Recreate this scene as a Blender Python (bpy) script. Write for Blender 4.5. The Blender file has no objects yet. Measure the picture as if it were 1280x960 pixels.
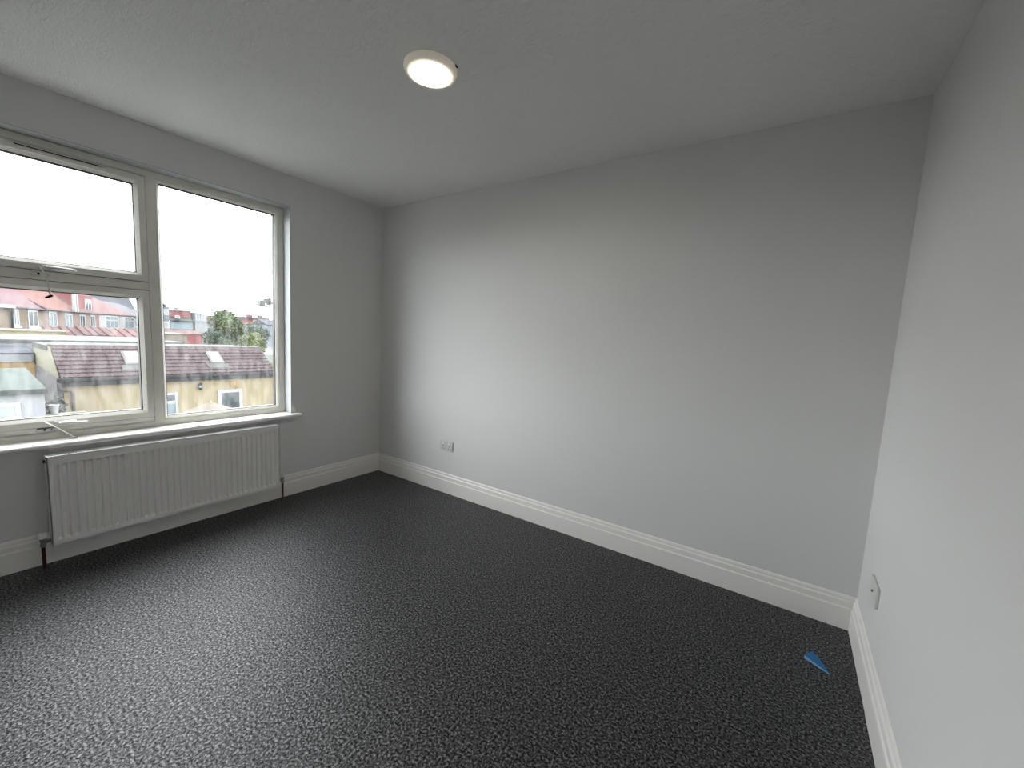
import bpy, bmesh, math, random
from mathutils import Vector, Matrix
random.seed(7)
scene = bpy.context.scene
C = scene.collection

# ------------------------------------------------------------------ camera
CX, CY, CZ = 3.2766, -2.5653, 1.3562
YAW, PITCH, ROLL, FPX = -0.59322, -0.10926, 0.05131, 512.37
_f = Vector((math.cos(PITCH)*math.sin(YAW), math.cos(PITCH)*math.cos(YAW), math.sin(PITCH)))
_r = Vector((math.cos(YAW), -math.sin(YAW), 0)); _u = _r.cross(_f)
_r2 = math.cos(ROLL)*_r + math.sin(ROLL)*_u; _u2 = -math.sin(ROLL)*_r + math.cos(ROLL)*_u
cam_d = bpy.data.cameras.new('camera'); cam = bpy.data.objects.new('camera', cam_d); C.objects.link(cam)
cam.matrix_world = Matrix(((_r2.x, _u2.x, -_f.x, CX), (_r2.y, _u2.y, -_f.y, CY), (_r2.z, _u2.z, -_f.z, CZ), (0, 0, 0, 1)))
cam_d.sensor_width = 36; cam_d.lens = FPX/1280*36; cam_d.clip_start = .05; cam_d.clip_end = 600
scene.camera = cam

# ------------------------------------------------------------------ overcast sky
SKY = 15.0
w = bpy.data.worlds.new('overcast_sky'); scene.world = w; w.use_nodes = True
nt = w.node_tree; nt.nodes.clear()
def N(t, kind, **kw):
    n = t.nodes.new(kind)
    for k, v in kw.items(): setattr(n, k, v)
    return n
tc = N(nt, 'ShaderNodeTexCoord'); no = N(nt, 'ShaderNodeTexNoise'); no.inputs['Scale'].default_value = 2.2; no.inputs['Detail'].default_value = 5
cr = N(nt, 'ShaderNodeValToRGB'); cr.color_ramp.elements[0].position = .35; cr.color_ramp.elements[1].position = .7
cr.color_ramp.elements[0].color = (.90, .96, 1, 1); cr.color_ramp.elements[1].color = (1, 1, 1, 1)
bg = N(nt, 'ShaderNodeBackground'); bg.inputs['Strength'].default_value = SKY
ow = N(nt, 'ShaderNodeOutputWorld')
nt.links.new(tc.outputs['Generated'], no.inputs['Vector']); nt.links.new(no.outputs['Fac'], cr.inputs['Fac'])
nt.links.new(cr.outputs['Color'], bg.inputs['Color']); nt.links.new(bg.outputs['Background'], ow.inputs['Surface'])

scene.view_settings.view_transform = 'Standard'; scene.view_settings.look = 'None'
scene.view_settings.exposure = 0.0; scene.view_settings.gamma = 1.0; scene.view_settings.use_curve_mapping = False
scene.cycles.use_denoising = True
scene.cycles.max_bounces = 14; scene.cycles.diffuse_bounces = 8; scene.cycles.glossy_bounces = 4
scene.cycles.transparent_max_bounces = 12; scene.cycles.sample_clamp_indirect = 8

# ------------------------------------------------------------------ materials
def lin(c):
    c /= 255
    return c/12.92 if c <= .04045 else ((c+.055)/1.055)**2.4
def rgb(r, g, b, k=1.0): return (min(1, lin(r)*k), min(1, lin(g)*k), min(1, lin(b)*k), 1)
EW, ER = 1/(SKY*.52), 1/(SKY*.90)     # daylit walls and daylit roofs: reflectance from photographed tone
def mat(name, col, rough=.6, spec=.3, metal=0, var=0, vscale=8, bump=0, bscale=60, rand=0, col2=None, coord='Object', sheen=0, detail=4):
    m = bpy.data.materials.new(name); m.use_nodes = True; t = m.node_tree
    b = t.nodes['Principled BSDF']
    b.inputs['Base Color'].default_value = col; b.inputs['Roughness'].default_value = rough
    b.inputs['Metallic'].default_value = metal; b.inputs['Specular IOR Level'].default_value = spec
    if sheen: b.inputs['Sheen Weight'].default_value = sheen; b.inputs['Sheen Roughness'].default_value = .5
    c = N(t, 'ShaderNodeTexCoord'); last = None
    if var or col2:
        n = N(t, 'ShaderNodeTexNoise'); n.inputs['Scale'].default_value = vscale; n.inputs['Detail'].default_value = detail
        t.links.new(c.outputs[coord], n.inputs['Vector'])
        r = N(t, 'ShaderNodeValToRGB'); r.color_ramp.elements[0].position = .3; r.color_ramp.elements[1].position = .7
        if col2: a, z = col, col2
        else: a = tuple(x*(1-var) for x in col[:3])+(1,); z = tuple(min(1, x*(1+var)) for x in col[:3])+(1,)
        r.color_ramp.elements[0].color = a; r.color_ramp.elements[1].color = z
        t.links.new(n.outputs['Fac'], r.inputs['Fac']); last = r.outputs['Color']
    if rand:
        oi = N(t, 'ShaderNodeObjectInfo'); mp = N(t, 'ShaderNodeMapRange'); mp.inputs['To Min'].default_value = 1-rand; mp.inputs['To Max'].default_value = 1+rand
        t.links.new(oi.outputs['Random'], mp.inputs['Value'])
        hs = N(t, 'ShaderNodeHueSaturation'); hs.inputs['Color'].default_value = col
        if last: t.links.new(last, hs.inputs['Color'])
        t.links.new(mp.outputs['Result'], hs.inputs['Value']); last = hs.outputs['Color']
    if last: t.links.new(last, b.inputs['Base Color'])
    if bump:
        n2 = N(t, 'ShaderNodeTexNoise'); n2.inputs['Scale'].default_value = bscale; n2.inputs['Detail'].default_value = 5
        t.links.new(c.outputs[coord], n2.inputs['Vector'])
        bp = N(t, 'ShaderNodeBump'); bp.inputs['Strength'].default_value = bump; bp.inputs['Distance'].default_value = .004
        t.links.new(n2.outputs['Fac'], bp.inputs['Height']); t.links.new(bp.outputs['Normal'], b.inputs['Normal'])
    return m

M = {}
M['wall'] = mat('wall_paint', (.70, .70, .695, 1), .75, .2, bump=.10, bscale=160)
M['white'] = mat('white_gloss', (.84, .83, .80, 1), .35, .4)
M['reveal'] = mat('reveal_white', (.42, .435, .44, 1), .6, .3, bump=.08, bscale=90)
M['upvc'] = mat('cream_upvc', (.80, .785, .72, 1), .38, .4, var=.05, vscale=9)
M['rad'] = mat('radiator_enamel', (.88, .88, .87, 1), .3, .45)
M['radin'] = mat('radiator_inner', (.45, .45, .44, 1), .5, .3)
M['hard'] = mat('white_plastic', (.80, .80, .78, 1), .3, .5)
M['dark'] = mat('dark_gap', (.012, .012, .012, 1), .7, .2)
M['gasket'] = mat('black_gasket', (.01, .01, .011, 1), .5, .3)
M['chrome'] = mat('brushed_metal', (.35, .35, .36, 1), .3, .5, metal=1)
M['pipe'] = mat('brown_pipe', (.07, .022, .018, 1), .45, .4)
M['socket'] = mat('socket_plastic', (.60, .60, .585, 1), .3, .5)
M['blue'] = mat('blue_plastic', (.004, .16, .42, 1), .4, .4)
M['blue2'] = mat('pale_blue_edge', (.20, .38, .58, 1), .4, .4)
M['cable'] = mat('restrictor_cable', (.70, .70, .66, 1), .4, .4)

def ceiling_mat():
    m = mat('ceiling_plaster', (.90, .90, .885, 1), .85, .15); t = m.node_tree; b = t.nodes['Principled BSDF']
    c = N(t, 'ShaderNodeTexCoord')
    mp = N(t, 'ShaderNodeMapping'); mp.inputs['Rotation'].default_value = (0, 0, .7); mp.inputs['Scale'].default_value = (1, 2.2, 1)
    t.links.new(c.outputs['Object'], mp.inputs['Vector'])
    n = N(t, 'ShaderNodeTexNoise'); n.inputs['Scale'].default_value = 26; n.inputs['Detail'].default_value = 6; n.inputs['Distortion'].default_value = 1.2
    t.links.new(mp.outputs['Vector'], n.inputs['Vector'])
    bp = N(t, 'ShaderNodeBump'); bp.inputs['Strength'].default_value = .9; bp.inputs['Distance'].default_value = .009
    t.links.new(n.outputs['Fac'], bp.inputs['Height']); t.links.new(bp.outputs['Normal'], b.inputs['Normal'])
    return m
M['ceiling'] = ceiling_mat()

def carpet_mat():
    m = mat('charcoal_carpet', (.02, .02, .022, 1), .47, .8, sheen=.0); t = m.node_tree; b = t.nodes['Principled BSDF']
    c = N(t, 'ShaderNodeTexCoord')
    v = N(t, 'ShaderNodeTexNoise'); v.inputs['Scale'].default_value = 112; v.inputs['Detail'].default_value = 2.5; v.inputs['Roughness'].default_value = .7
    n3 = N(t, 'ShaderNodeTexNoise'); n3.inputs['Scale'].default_value = 3.0; n3.inputs['Detail'].default_value = 2
    t.links.new(c.outputs['Object'], v.inputs['Vector']); t.links.new(c.outputs['Object'], n3.inputs['Vector'])
    r = N(t, 'ShaderNodeValToRGB'); e = r.color_ramp.elements
    e[0].position = .42; e[0].color = (.004, .004, .005, 1); e[1].position = .70; e[1].color = (.19, .19, .205, 1)
    x = e.new(.54); x.color = (.012, .012, .014, 1)
    t.links.new(v.outputs['Fac'], r.inputs['Fac'])
    mx = N(t, 'ShaderNodeMix', data_type='RGBA', blend_type='MULTIPLY'); mx.inputs['Factor'].default_value = 1
    r2 = N(t, 'ShaderNodeMapRange'); r2.inputs['From Min'].default_value = .3; r2.inputs['From Max'].default_value = .7; r2.inputs['To Min'].default_value = .88; r2.inputs['To Max'].default_value = 1.12
    t.links.new(n3.outputs['Fac'], r2.inputs['Value']); t.links.new(r.outputs['Color'], mx.inputs['A']); t.links.new(r2.outputs['Result'], mx.inputs['B'])
    t.links.new(mx.outputs['Result'], b.inputs['Base Color'])
    sp = N(t, 'ShaderNodeMapRange'); sp.inputs['From Min'].default_value = .40; sp.inputs['From Max'].default_value = .64; sp.inputs['To Min'].default_value = .05; sp.inputs['To Max'].default_value = .82
    t.links.new(v.outputs['Fac'], sp.inputs['Value']); t.links.new(sp.outputs['Result'], b.inputs['Specular IOR Level'])
    b.inputs['IOR'].default_value = 1.7
    bp = N(t, 'ShaderNodeBump'); bp.inputs['Strength'].default_value = .6; bp.inputs['Distance'].default_value = .005
    t.links.new(v.outputs['Fac'], bp.inputs['Height']); t.links.new(bp.outputs['Normal'], b.inputs['Normal'])
    return m
M['carpet'] = carpet_mat()

def glass_mat():
    m = bpy.data.materials.new('window_glass'); m.use_nodes = True; t = m.node_tree; t.nodes.clear()
    o = N(t, 'ShaderNodeOutputMaterial'); tr = N(t, 'ShaderNodeBsdfTransparent'); tr.inputs['Color'].default_value = (.985, .99, .988, 1)
    gl = N(t, 'ShaderNodeBsdfGlossy'); gl.inputs['Roughness'].default_value = .02
    ge = N(t, 'ShaderNodeNewGeometry'); dt = N(t, 'ShaderNodeVectorMath', operation='DOT_PRODUCT')
    t.links.new(ge.outputs['Incoming'], dt.inputs[0]); t.links.new(ge.outputs['Normal'], dt.inputs[1])
    ab = N(t, 'ShaderNodeMath', operation='ABSOLUTE'); t.links.new(dt.outputs['Value'], ab.inputs[0])
    om = N(t, 'ShaderNodeMath', operation='SUBTRACT'); om.inputs[0].default_value = 1; t.links.new(ab.outputs[0], om.inputs[1])
    pw = N(t, 'ShaderNodeMath', operation='POWER'); pw.inputs[1].default_value = 5; t.links.new(om.outputs[0], pw.inputs[0])
    fr = N(t, 'ShaderNodeMath', operation='MULTIPLY_ADD'); fr.inputs[1].default_value = .9; fr.inputs[2].default_value = .035; t.links.new(pw.outputs[0], fr.inputs[0])
    ad = N(t, 'ShaderNodeMixShader'); t.links.new(fr.outputs[0], ad.inputs['Fac']); t.links.new(tr.outputs['BSDF'], ad.inputs[1]); t.links.new(gl.outputs['BSDF'], ad.inputs[2])
    # dried water marks and dust on the pane
    c = N(t, 'ShaderNodeTexCoord'); mp = N(t, 'ShaderNodeMapping'); mp.inputs['Scale'].default_value = (1, 1, .35)
    n = N(t, 'ShaderNodeTexNoise'); n.inputs['Scale'].default_value = 22; n.inputs['Detail'].default_value = 7; n.inputs['Roughness'].default_value = .7
    t.links.new(c.outputs['Object'], mp.inputs['Vector']); t.links.new(mp.outputs['Vector'], n.inputs['Vector'])
    mr = N(t, 'ShaderNodeMapRange'); mr.inputs['From Min'].default_value = .42; mr.inputs['From Max'].default_value = .8; mr.inputs['To Min'].default_value = .002; mr.inputs['To Max'].default_value = .045
    t.links.new(n.outputs['Fac'], mr.inputs['Value'])
    tl = N(t, 'ShaderNodeBsdfTranslucent'); tl.inputs['Color'].default_value = (.8, .8, .8, 1)
    mx = N(t, 'ShaderNodeMixShader'); t.links.new(mr.outputs['Result'], mx.inputs['Fac']); t.links.new(ad.outputs['Shader'], mx.inputs[1]); t.links.new(tl.outputs['BSDF'], mx.inputs[2])
    t.links.new(mx.outputs['Shader'], o.inputs['Surface'])
    return m
M['glass'] = glass_mat()
def emit(name, col, s):
    m = bpy.data.materials.new(name); m.use_nodes = True; b = m.node_tree.nodes['Principled BSDF']
    b.inputs['Base Color'].default_value = (.8, .8, .8, 1)
    b.inputs['Emission Color'].default_value = col; b.inputs['Emission Strength'].default_value = s
    return m

# exterior
M['cream'] = mat('cream_render', rgb(232, 216, 178, EW), .9, .1, var=.06, vscale=1.5)
M['tile'] = mat('plum_roof_tile', rgb(156, 134, 137, ER), .9, .1, var=.22, vscale=14, rand=.08)
M['tiledark'] = mat('tile_batten', rgb(90, 66, 68, ER), .9, .1)
M['gutter'] = mat('black_gutter', rgb(34, 36, 42, EW), .6, .2, var=.4, vscale=2)
M['mortar'] = mat('grey_flat_roof', rgb(176, 176, 174, ER), .9, .1, var=.12, vscale=2)
M['gable'] = mat('yellow_stock_brick', rgb(208, 204, 180, EW), .9, .1, var=.2, vscale=7)
M['grender'] = mat('grey_render', rgb(172, 170, 172, EW), .9, .1, var=.2, vscale=3)
M['downpipe'] = mat('grey_downpipe', rgb(140, 126, 128, EW), .6, .2)
M['ewhite'] = mat('white_render', rgb(218, 222, 226, EW), .8, .1, var=.04, vscale=3)
M['eupvc'] = mat('white_exterior_frame', rgb(248, 250, 250, EW), .5, .2)
M['eglass'] = mat('dark_far_glass', rgb(88, 104, 110, EW), .15, .6, var=.4, vscale=1.5)
M['bglass'] = mat('pale_far_glass', rgb(170, 194, 206, EW), .2, .5, var=.2, vscale=2)
M['skyglass'] = mat('rooflight_glass', rgb(222, 236, 242, ER), .15, .5)
M['skyframe'] = mat('rooflight_frame', rgb(176, 172, 168, ER), .6, .2)
M['felt'] = mat('green_grey_felt', rgb(150, 166, 158, ER), .9, .1, var=.2, vscale=3)
M['feltdark'] = mat('felt_drip_edge', rgb(108, 116, 112, EW), .8, .1)
M['orange'] = mat('orange_timber', rgb(238, 200, 140, EW), .9, .1, var=.12, vscale=3)
M['slate'] = mat('blue_grey_felt', rgb(150, 158, 176, ER), .9, .1, var=.25, vscale=1)
M['paleflat'] = mat('pale_flat_roof', rgb(196, 200, 200, ER), .9, .1, var=.08, vscale=.6)
M['brick1'] = mat('tan_brick', rgb(198, 178, 156, EW), .9, .1, var=.16, vscale=1.2)
M['brick2'] = mat('mixed_brick', rgb(206, 182, 172, EW), .9, .1, var=.14, vscale=1.2)
M['brick3'] = mat('red_brick', rgb(196, 142, 134, EW), .9, .1, var=.14, vscale=1.2)
M['pinkroof'] = mat('pink_tile_roof', rgb(212, 162, 172, ER), .9, .1, var=.12, vscale=1.5)
M['pinkdark'] = mat('dark_pink_verge', rgb(160, 104, 116, ER), .9, .1)
M['orangeroof'] = mat('orange_tile_roof', rgb(226, 156, 142, ER), .9, .1, var=.10, vscale=1.5)
M['redroof'] = mat('red_tile_roof', rgb(208, 152, 150, ER), .9, .1, var=.14, vscale=1.2)
M['leanroof'] = mat('weathered_red_roof', rgb(190, 146, 144, ER), .9, .1, var=.22, vscale=1.2)
M['greyroof'] = mat('grey_slate_roof', rgb(160, 162, 172, ER), .9, .1, var=.15, vscale=.6)
M['hung'] = mat('slate_hung_wall', rgb(166, 172, 186, EW), .9, .1, var=.12, vscale=1)
M['redwall'] = mat('red_hung_wall', rgb(208, 134, 134, EW), .9, .1, var=.1, vscale=1)
M['bluepanel'] = mat('pale_blue_panel', rgb(186, 212, 222, EW), .8, .1, var=.06, vscale=.5)
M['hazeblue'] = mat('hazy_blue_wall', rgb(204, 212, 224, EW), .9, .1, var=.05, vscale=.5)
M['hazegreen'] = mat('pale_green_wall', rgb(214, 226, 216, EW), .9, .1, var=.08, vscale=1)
M['iron'] = mat('dark_iron', rgb(84, 70, 72, EW), .6, .2)
M['plaque'] = mat('orange_plaque', rgb(236, 196, 128, EW), .8, .1)
M['canvas'] = mat('pale_canvas', rgb(236, 222, 204, ER), .9, .1, var=.05, vscale=3)
M['aerial'] = mat('grey_bracket', rgb(128, 128, 126, EW), .5, .3)
M['leaf1'] = mat('green_leaf', rgb(128, 160, 104, ER), .8, .15, col2=rgb(190, 216, 136, ER), vscale=1.1)
M['leaf2'] = mat('light_green_leaf', rgb(178, 206, 120, ER), .8, .15, col2=rgb(222, 238, 164, ER), vscale=1.1)
M['leaf3'] = mat('dusky_leaf', rgb(120, 134, 122, ER), .8, .15, col2=rgb(150, 160, 148, ER), vscale=.5)
M['leaf4'] = mat('sage_leaf', rgb(150, 176, 150, ER), .8, .15, col2=rgb(190, 210, 184, ER), vscale=1.1)
M['bark'] = mat('bark', rgb(110, 96, 84, EW), .9, .1)
M['ground'] = mat('garden_ground', rgb(228, 228, 220, ER), .95, .05, var=.2, vscale=.3)
M['outwall'] = mat('outer_render', (.25, .24, .22, 1), .9, .1, var=.1, vscale=3)

# ------------------------------------------------------------------ mesh helpers
class MB:
    def __init__(s): s.v = []; s.f = []
    def add(s, vs, fs):
        o = len(s.v); s.v += [tuple(x) for x in vs]; s.f += [tuple(o+i for i in f) for f in fs]; return s
    def box(s, a, b):
        (x0, y0, z0), (x1, y1, z1) = a, b
        return s.add([(x0,y0,z0),(x1,y0,z0),(x1,y1,z0),(x0,y1,z0),(x0,y0,z1),(x1,y0,z1),(x1,y1,z1),(x0,y1,z1)],
                     [(0,3,2,1),(4,5,6,7),(0,1,5,4),(1,2,6,5),(2,3,7,6),(3,0,4,7)])
    def prism(s, pts, axis, a, b):
        """closed outline pts (2D) swept along axis from a to b"""
        n = len(pts)
        def P(p, t):
            if axis == 'x': return (t, p[0], p[1])
            if axis == 'y': return (p[0], t, p[1])
            return (p[0], p[1], t)
        return s.add([P(p, a) for p in pts]+[P(p, b) for p in pts],
                     [tuple(range(n))[::-1], tuple(range(n, 2*n))]+[(i, (i+1) % n, n+(i+1) % n, n+i) for i in range(n)])
    def tube(s, pts, r, n=8, cap=True):
        pts = [Vector(p) for p in pts]; rs = r if isinstance(r, (list, tuple)) else [r]*len(pts); base = len(s.v); vs = []; fs = []
        for i, p in enumerate(pts):
            d = (pts[min(i+1, len(pts)-1)]-pts[max(i-1, 0)]).normalized()
            a = d.orthogonal().normalized() if i == 0 else (a-d*a.dot(d)).normalized()
            b = d.cross(a)
            vs += [p+(a*math.cos(t*2*math.pi/n)+b*math.sin(t*2*math.pi/n))*rs[i] for t in range(n)]
        for i in range(len(pts)-1):
            for k in range(n): fs.append((i*n+k, i*n+(k+1) % n, (i+1)*n+(k+1) % n, (i+1)*n+k))
        if cap: fs += [tuple(range(n))[::-1], tuple((len(pts)-1)*n+k for k in range(n))]
        return s.add(vs, fs)
    def lathe(s, prof, c, n=32):
        """prof (r, z) about the vertical axis through c"""
        vs = [(c[0]+r*math.cos(k*2*math.pi/n), c[1]+r*math.sin(k*2*math.pi/n), c[2]+z) for r, z in prof for k in range(n)]
        fs = [(i*n+k, i*n+(k+1) % n, (i+1)*n+(k+1) % n, (i+1)*n+k) for i in range(len(prof)-1) for k in range(n)]
        fs += [tuple(range(n)), tuple((len(prof)-1)*n+k for k in range(n))[::-1]]
        return s.add(vs, fs)
    def ring(s, y0, y1, z0, z1, prof):
        """mitred rectangular frame in the yz plane; prof closed loop of (inset, x)"""
        vs = []
        for i, x in prof: vs += [(x, y0+i, z0+i), (x, y1-i, z0+i), (x, y1-i, z1-i), (x, y0+i, z1-i)]
        n = len(prof); fs = []
        for a in range(n):
            b = (a+1) % n
            for k in range(4): fs.append((a*4+k, a*4+(k+1) % 4, b*4+(k+1) % 4, b*4+k))
        return s.add(vs, fs)
    def build(s, name, m, parent=None, bevel=0, smooth=False, loc=None, seg=2, mats=None):
        me = bpy.data.meshes.new(name); me.from_pydata(s.v, [], s.f)
        bm = bmesh.new(); bm.from_mesh(me); bmesh.ops.recalc_face_normals(bm, faces=bm.faces)
        bm.to_mesh(me); bm.free()
        o = bpy.data.objects.new(name, me); C.objects.link(o)
        me.materials.append(m)
        if smooth:
            for p in me.polygons: p.use_smooth = True
        if bevel:
            md = o.modifiers.new('bevel', 'BEVEL'); md.width = bevel; md.segments = seg; md.limit_method = 'ANGLE'; md.angle_limit = math.radians(40)
            for p in me.polygons: p.use_smooth = True
            wn = o.modifiers.new('wn', 'WEIGHTED_NORMAL'); wn.keep_sharp = False
        if parent: o.parent = parent
        if loc is not None: o.location = loc
        return o
def tag(o, label=None, cat=None, group=None, kind=None):
    for k, v in (('label', label), ('category', cat), ('group', group), ('kind', kind)):
        if v: o[k] = v
    return o
def empty(name, loc, label=None, cat=None, group=None, kind=None, rz=0):
    o = bpy.data.objects.new(name, None); C.objects.link(o); o.location = loc; o.rotation_euler = (0, 0, rz); o.empty_display_size = .1
    return tag(o, label, cat, group, kind)
def box(a, b): return MB().box(a, b)

# ------------------------------------------------------------------ room shell
W, H, D = 3.6678, 2.5, 3.75                       # width to right wall, height, depth
T = .28                                           # window wall thickness
WY0, WY1, WZ0, WZ1 = -2.56, -.857, .645, 2.275    # window opening
tag(box((-.0, -D, -.12), (W, 0, 0)).build('floor', M['carpet']), 'dark charcoal speckled carpet covering the whole room floor', kind='structure')
# ceiling: plaster sheet with a rough patch by the back wall
mb = MB(); nx, ny = 150, 150
rnd = random.Random(3)
lumps = [(rnd.gauss(.0, .42)+.55, -abs(rnd.gauss(0, .10)), rnd.uniform(.012, .03), rnd.uniform(-.003, .0055)) for _ in range(150)]
lumps += [(.95, -.20, .030, .007), (1.10, -.17, .05, .004), (1.05, -.09, .02, .006), (1.22, -.07, .025, .005)]
def cz(x, y):
    z = 0
    if y > -.6 and x < 2.4:
        for a, b, r, h in lumps:
            d2 = ((x-a)**2*.45+(y-b)**2)/(r*r)
            if d2 < 6: z -= h*math.exp(-d2)
    return z
ys = [-(D)*(1-(1-k/ny)**1.0) for k in range(ny+1)]
ys = [0-.6*(k/90) for k in range(91)]+[-.6-(D-.6)*(k/40) for k in range(1, 41)]
xs = [2.4*k/180 for k in range(181)]+[2.4+(W-2.4)*k/20 for k in range(1, 21)]
vs = [(x, y, H+cz(x, y)) for y in ys for x in xs]; nX = len(xs)
fs = [(j*nX+i, j*nX+i+1, (j+1)*nX+i+1, (j+1)*nX+i) for j in range(len(ys)-1) for i in range(nX-1)]
mb.add(vs, fs); mb.box((0, -D, H+.02), (W, 0, H+.15))
tag(mb.build('ceiling', M['ceiling'], smooth=True), 'off-white ceiling with brushed plaster texture', kind='structure')
tag(box((-.28, 0, -.12), (W+.15, .15, H+.15)).build('wall_back', M['wall']), 'long pale grey wall facing the camera', kind='structure')
tag(box((W, -D, -.12), (W+.15, 0, H+.15)).build('wall_right', M['wall']), 'pale grey wall at the right edge', kind='structure')
tag(box((-.28, -D-.15, -.12), (W+.15, -D, H+.15)).build('wall_front', M['wall']), 'pale grey wall behind the camera', kind='structure')
mb = MB(); X0 = -T
mb.box((X0, -D, -.12), (0, WY0, H+.15)); mb.box((X0, WY1, -.12), (0, 0, H+.15))
mb.box((X0, WY0, -.12), (0, WY1, WZ0)); mb.box((X0, WY0, WZ1), (0, WY1, H+.15))
tag(mb.build('wall_left', M['wall']), 'pale grey wall with the window in it', kind='structure')

# skirting boards: moulded profile (thickness, height)
SK = [(0, 0), (.018, 0), (.018, .107), (.0165, .111), (.0125, .114), (.0125, .1405), (.0105, .1445), (.0065, .149), (.0070, .158), (.0050, .166), (.0015, .171), (0, .171)]
def skirt(name, axis, a, b, off, sgn, label):
    if axis == 'x': m = MB().prism([(off+sgn*t, z) for t, z in SK], 'x', a, b)
    else: m = MB().prism([(off+sgn*t, z) for t, z in SK], 'y', a, b)
    return tag(m.build(name, M['white']), label, kind='structure')
skirt('baseboard_back', 'x', 0, W, 0, -1, 'white moulded skirting board along the back wall')
skirt('baseboard_left', 'y', -D, 0, 0, 1, 'white moulded skirting board under the window and radiator')
skirt('baseboard_right', 'y', -.592, 0, W, -1, 'short length of white skirting board by the right corner')
m2 = MB().prism([(W-t*1.07, z*1.012) for t, z in SK], 'y', -D, -.5935)
tag(m2.build('baseboard_right', M['white']), 'longer length of white skirting board along the right wall towards the camera', kind='structure')

# ------------------------------------------------------------------ window
win = empty('window_1', (0, 0, 0), 'cream plastic framed window with two left sashes and one fixed right pane', kind='structure')
FX = -.10                                                 # room face of the frame
r = MB(); e = .004
r.box((-.13, WY1-e, .672), (0.0008, WY1, WZ1)); r.box((-.13, WY0, .672), (0.0008, WY0+e, WZ1)); r.box((-.13, WY0+e, WZ1-e), (0.0008, WY1-e, WZ1))
r.build('window_reveal', M['reveal'], win)
s = MB(); n = 8
pr = [(-.13, .645), (.040, .645)]+[(.040+.0135*math.sin(a*math.pi/n), .6585-.0135*math.cos(a*math.pi/n)) for a in range(1, n)]+[(.040, .672), (-.13, .672)]
s.prism(pr, 'y', WY0, WY1)
pr2 = [(.0, .645)]+pr[1:-1]+[(.0, .672)]
s.prism(pr2, 'y', WY1, WY1+.055); s.prism(pr2, 'y', WY0-.055, WY0)
s.build('window_sill', M['white'], win)
fy0, fy1, fz0, fz1 = WY0+e, WY1-e, .672, WZ1-e
MB().ring(fy0, fy1, fz0, fz1, [(0, -.17), (0, FX), (.036, FX), (.040, FX-.004), (.040, -.17)]).build('window_frame', M['upvc'], win)
MB().ring(fy0, -1.648, fz0, fz1, [(.030, -.168), (.030, -.106), (.075, -.106), (.075, -.168)]).build('frame_rebate', M['upvc'], win)
box((-.16, fy0+.03, fz0+.03), (FX, -1.69, .7365)).build('lower_frame_rail', M['upvc'], win, bevel=.002)
MY0, MY1 = -1.690, -1.637                                  # mullion
mb = MB(); c = .004
mb.prism([(-.17, MY0), (FX-c, MY0), (FX, MY0+c), (FX, MY1-c), (FX-c, MY1), (-.17, MY1)], 'z', fz0+.036, fz1-.036)
mb.build('mullion', M['upvc'], win)
mb = MB(); mb.prism([(-.17, 1.540), (FX-c, 1.540), (FX, 1.544), (FX, 1.590), (FX-c, 1.594), (-.17, 1.594)], 'y', fy0+.036, MY0)
mb.build('transom', M['upvc'], win)
def pane(y0, y1, z0, z1, x, parent):
    box((x-.004, y0, z0), (x, y1, z1)).build('glass', M['glass'], parent)
    MB().ring(y0, y1, z0, z1, [(-.001, x-.030), (-.001, x+.002), (.0045, x+.002), (.0045, x-.030)]).build('gasket', M['gasket'], parent)
# right fixed light
ry0, ry1, rz0, rz1 = MY1, fy1-.040, fz0+.040, fz1-.040
MB().ring(ry0, ry1, rz0, rz1, [(0, -.16), (0, FX-.002), (.005, FX-.001), (.018, FX-.014), (.018, -.16)]).build('glazing_bead', M['upvc'], win)
pane(ry0+.018, ry1-.018, rz0+.018, rz1-.018, -.124, win)
# left sashes
SY0, SY1 = fy0+.038, MY0
def sash(z0, z1, label):
    so = MB().ring(SY0, SY1, z0, z1, [(0, -.13), (0, -.093), (.003, -.088), (.034, -.086), (.036, -.0875), (.052, -.104), (.052, -.14), (.0, -.14)]).build('sash', M['upvc'], win)
    so['label'] = label
    pane(SY0+.052, SY1-.052, z0+.052, z1-.052, -.112, so)
    return so
up = sash(1.594, 2.224, 'upper opening sash with a vent slot along its top rail')
lo = sash(.737, 1.540, 'lower opening sash')
for so, z0, z1 in ((up, 1.594, 2.224), (lo, .737, 1.540)):
    MB().ring(SY0-.002, SY1+.002, z0-.002, z1+.002, [(0, -.101), (0, -.0985), (.006, -.0985), (.006, -.101)]).build('seal', M['gasket'], so)
# trickle vent on the upper sash
v = MB(); v.prism([(-.087, 2.186), (-.076, 2.188), (-.074, 2.203), (-.080, 2.209), (-.087, 2.212)], 'y', -2.205, -1.882)
v.build('trickle_vent', M['upvc'], up)
v = MB()
for a, b in ((-2.225, -2.2045), (-1.8825, -1.862)): v.prism([(-.087, 2.183), (-.069, 2.187), (-.066, 2.206), (-.074, 2.214), (-.087, 2.215)], 'y', a, b)
v.build('vent_end_cap', M['hard'], up)
box((-.0875, -2.20, 2.2095), (-.0815, -1.885, 2.2150)).build('vent_slot', M['dark'], up)
# espag handles
def handle(y, z, so):
    b = MB(); b.prism([(-.087, z-.010), (-.077, z-.009), (-.075, z+.009), (-.087, z+.010)], 'y', y-.075, y+.01)
    h = b.build('handle', M['hard'], so, bevel=.002)
    l = MB(); l.tube([(-.077, y-.055, z), (-.064, y-.052, z), (-.060, y-.03, z), (-.058, y+.03, z-.002), (-.060, y+.052, z-.003)], [.008, .008, .0075, .0065, .005], 8)
    for i, q in enumerate(l.v): pass
    l.build('handle', M['hard'], so, smooth=True)['label'] = 'white lever of the sash handle'
handle(-2.062, 1.612, up); handle(-2.055, .758, lo)
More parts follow.
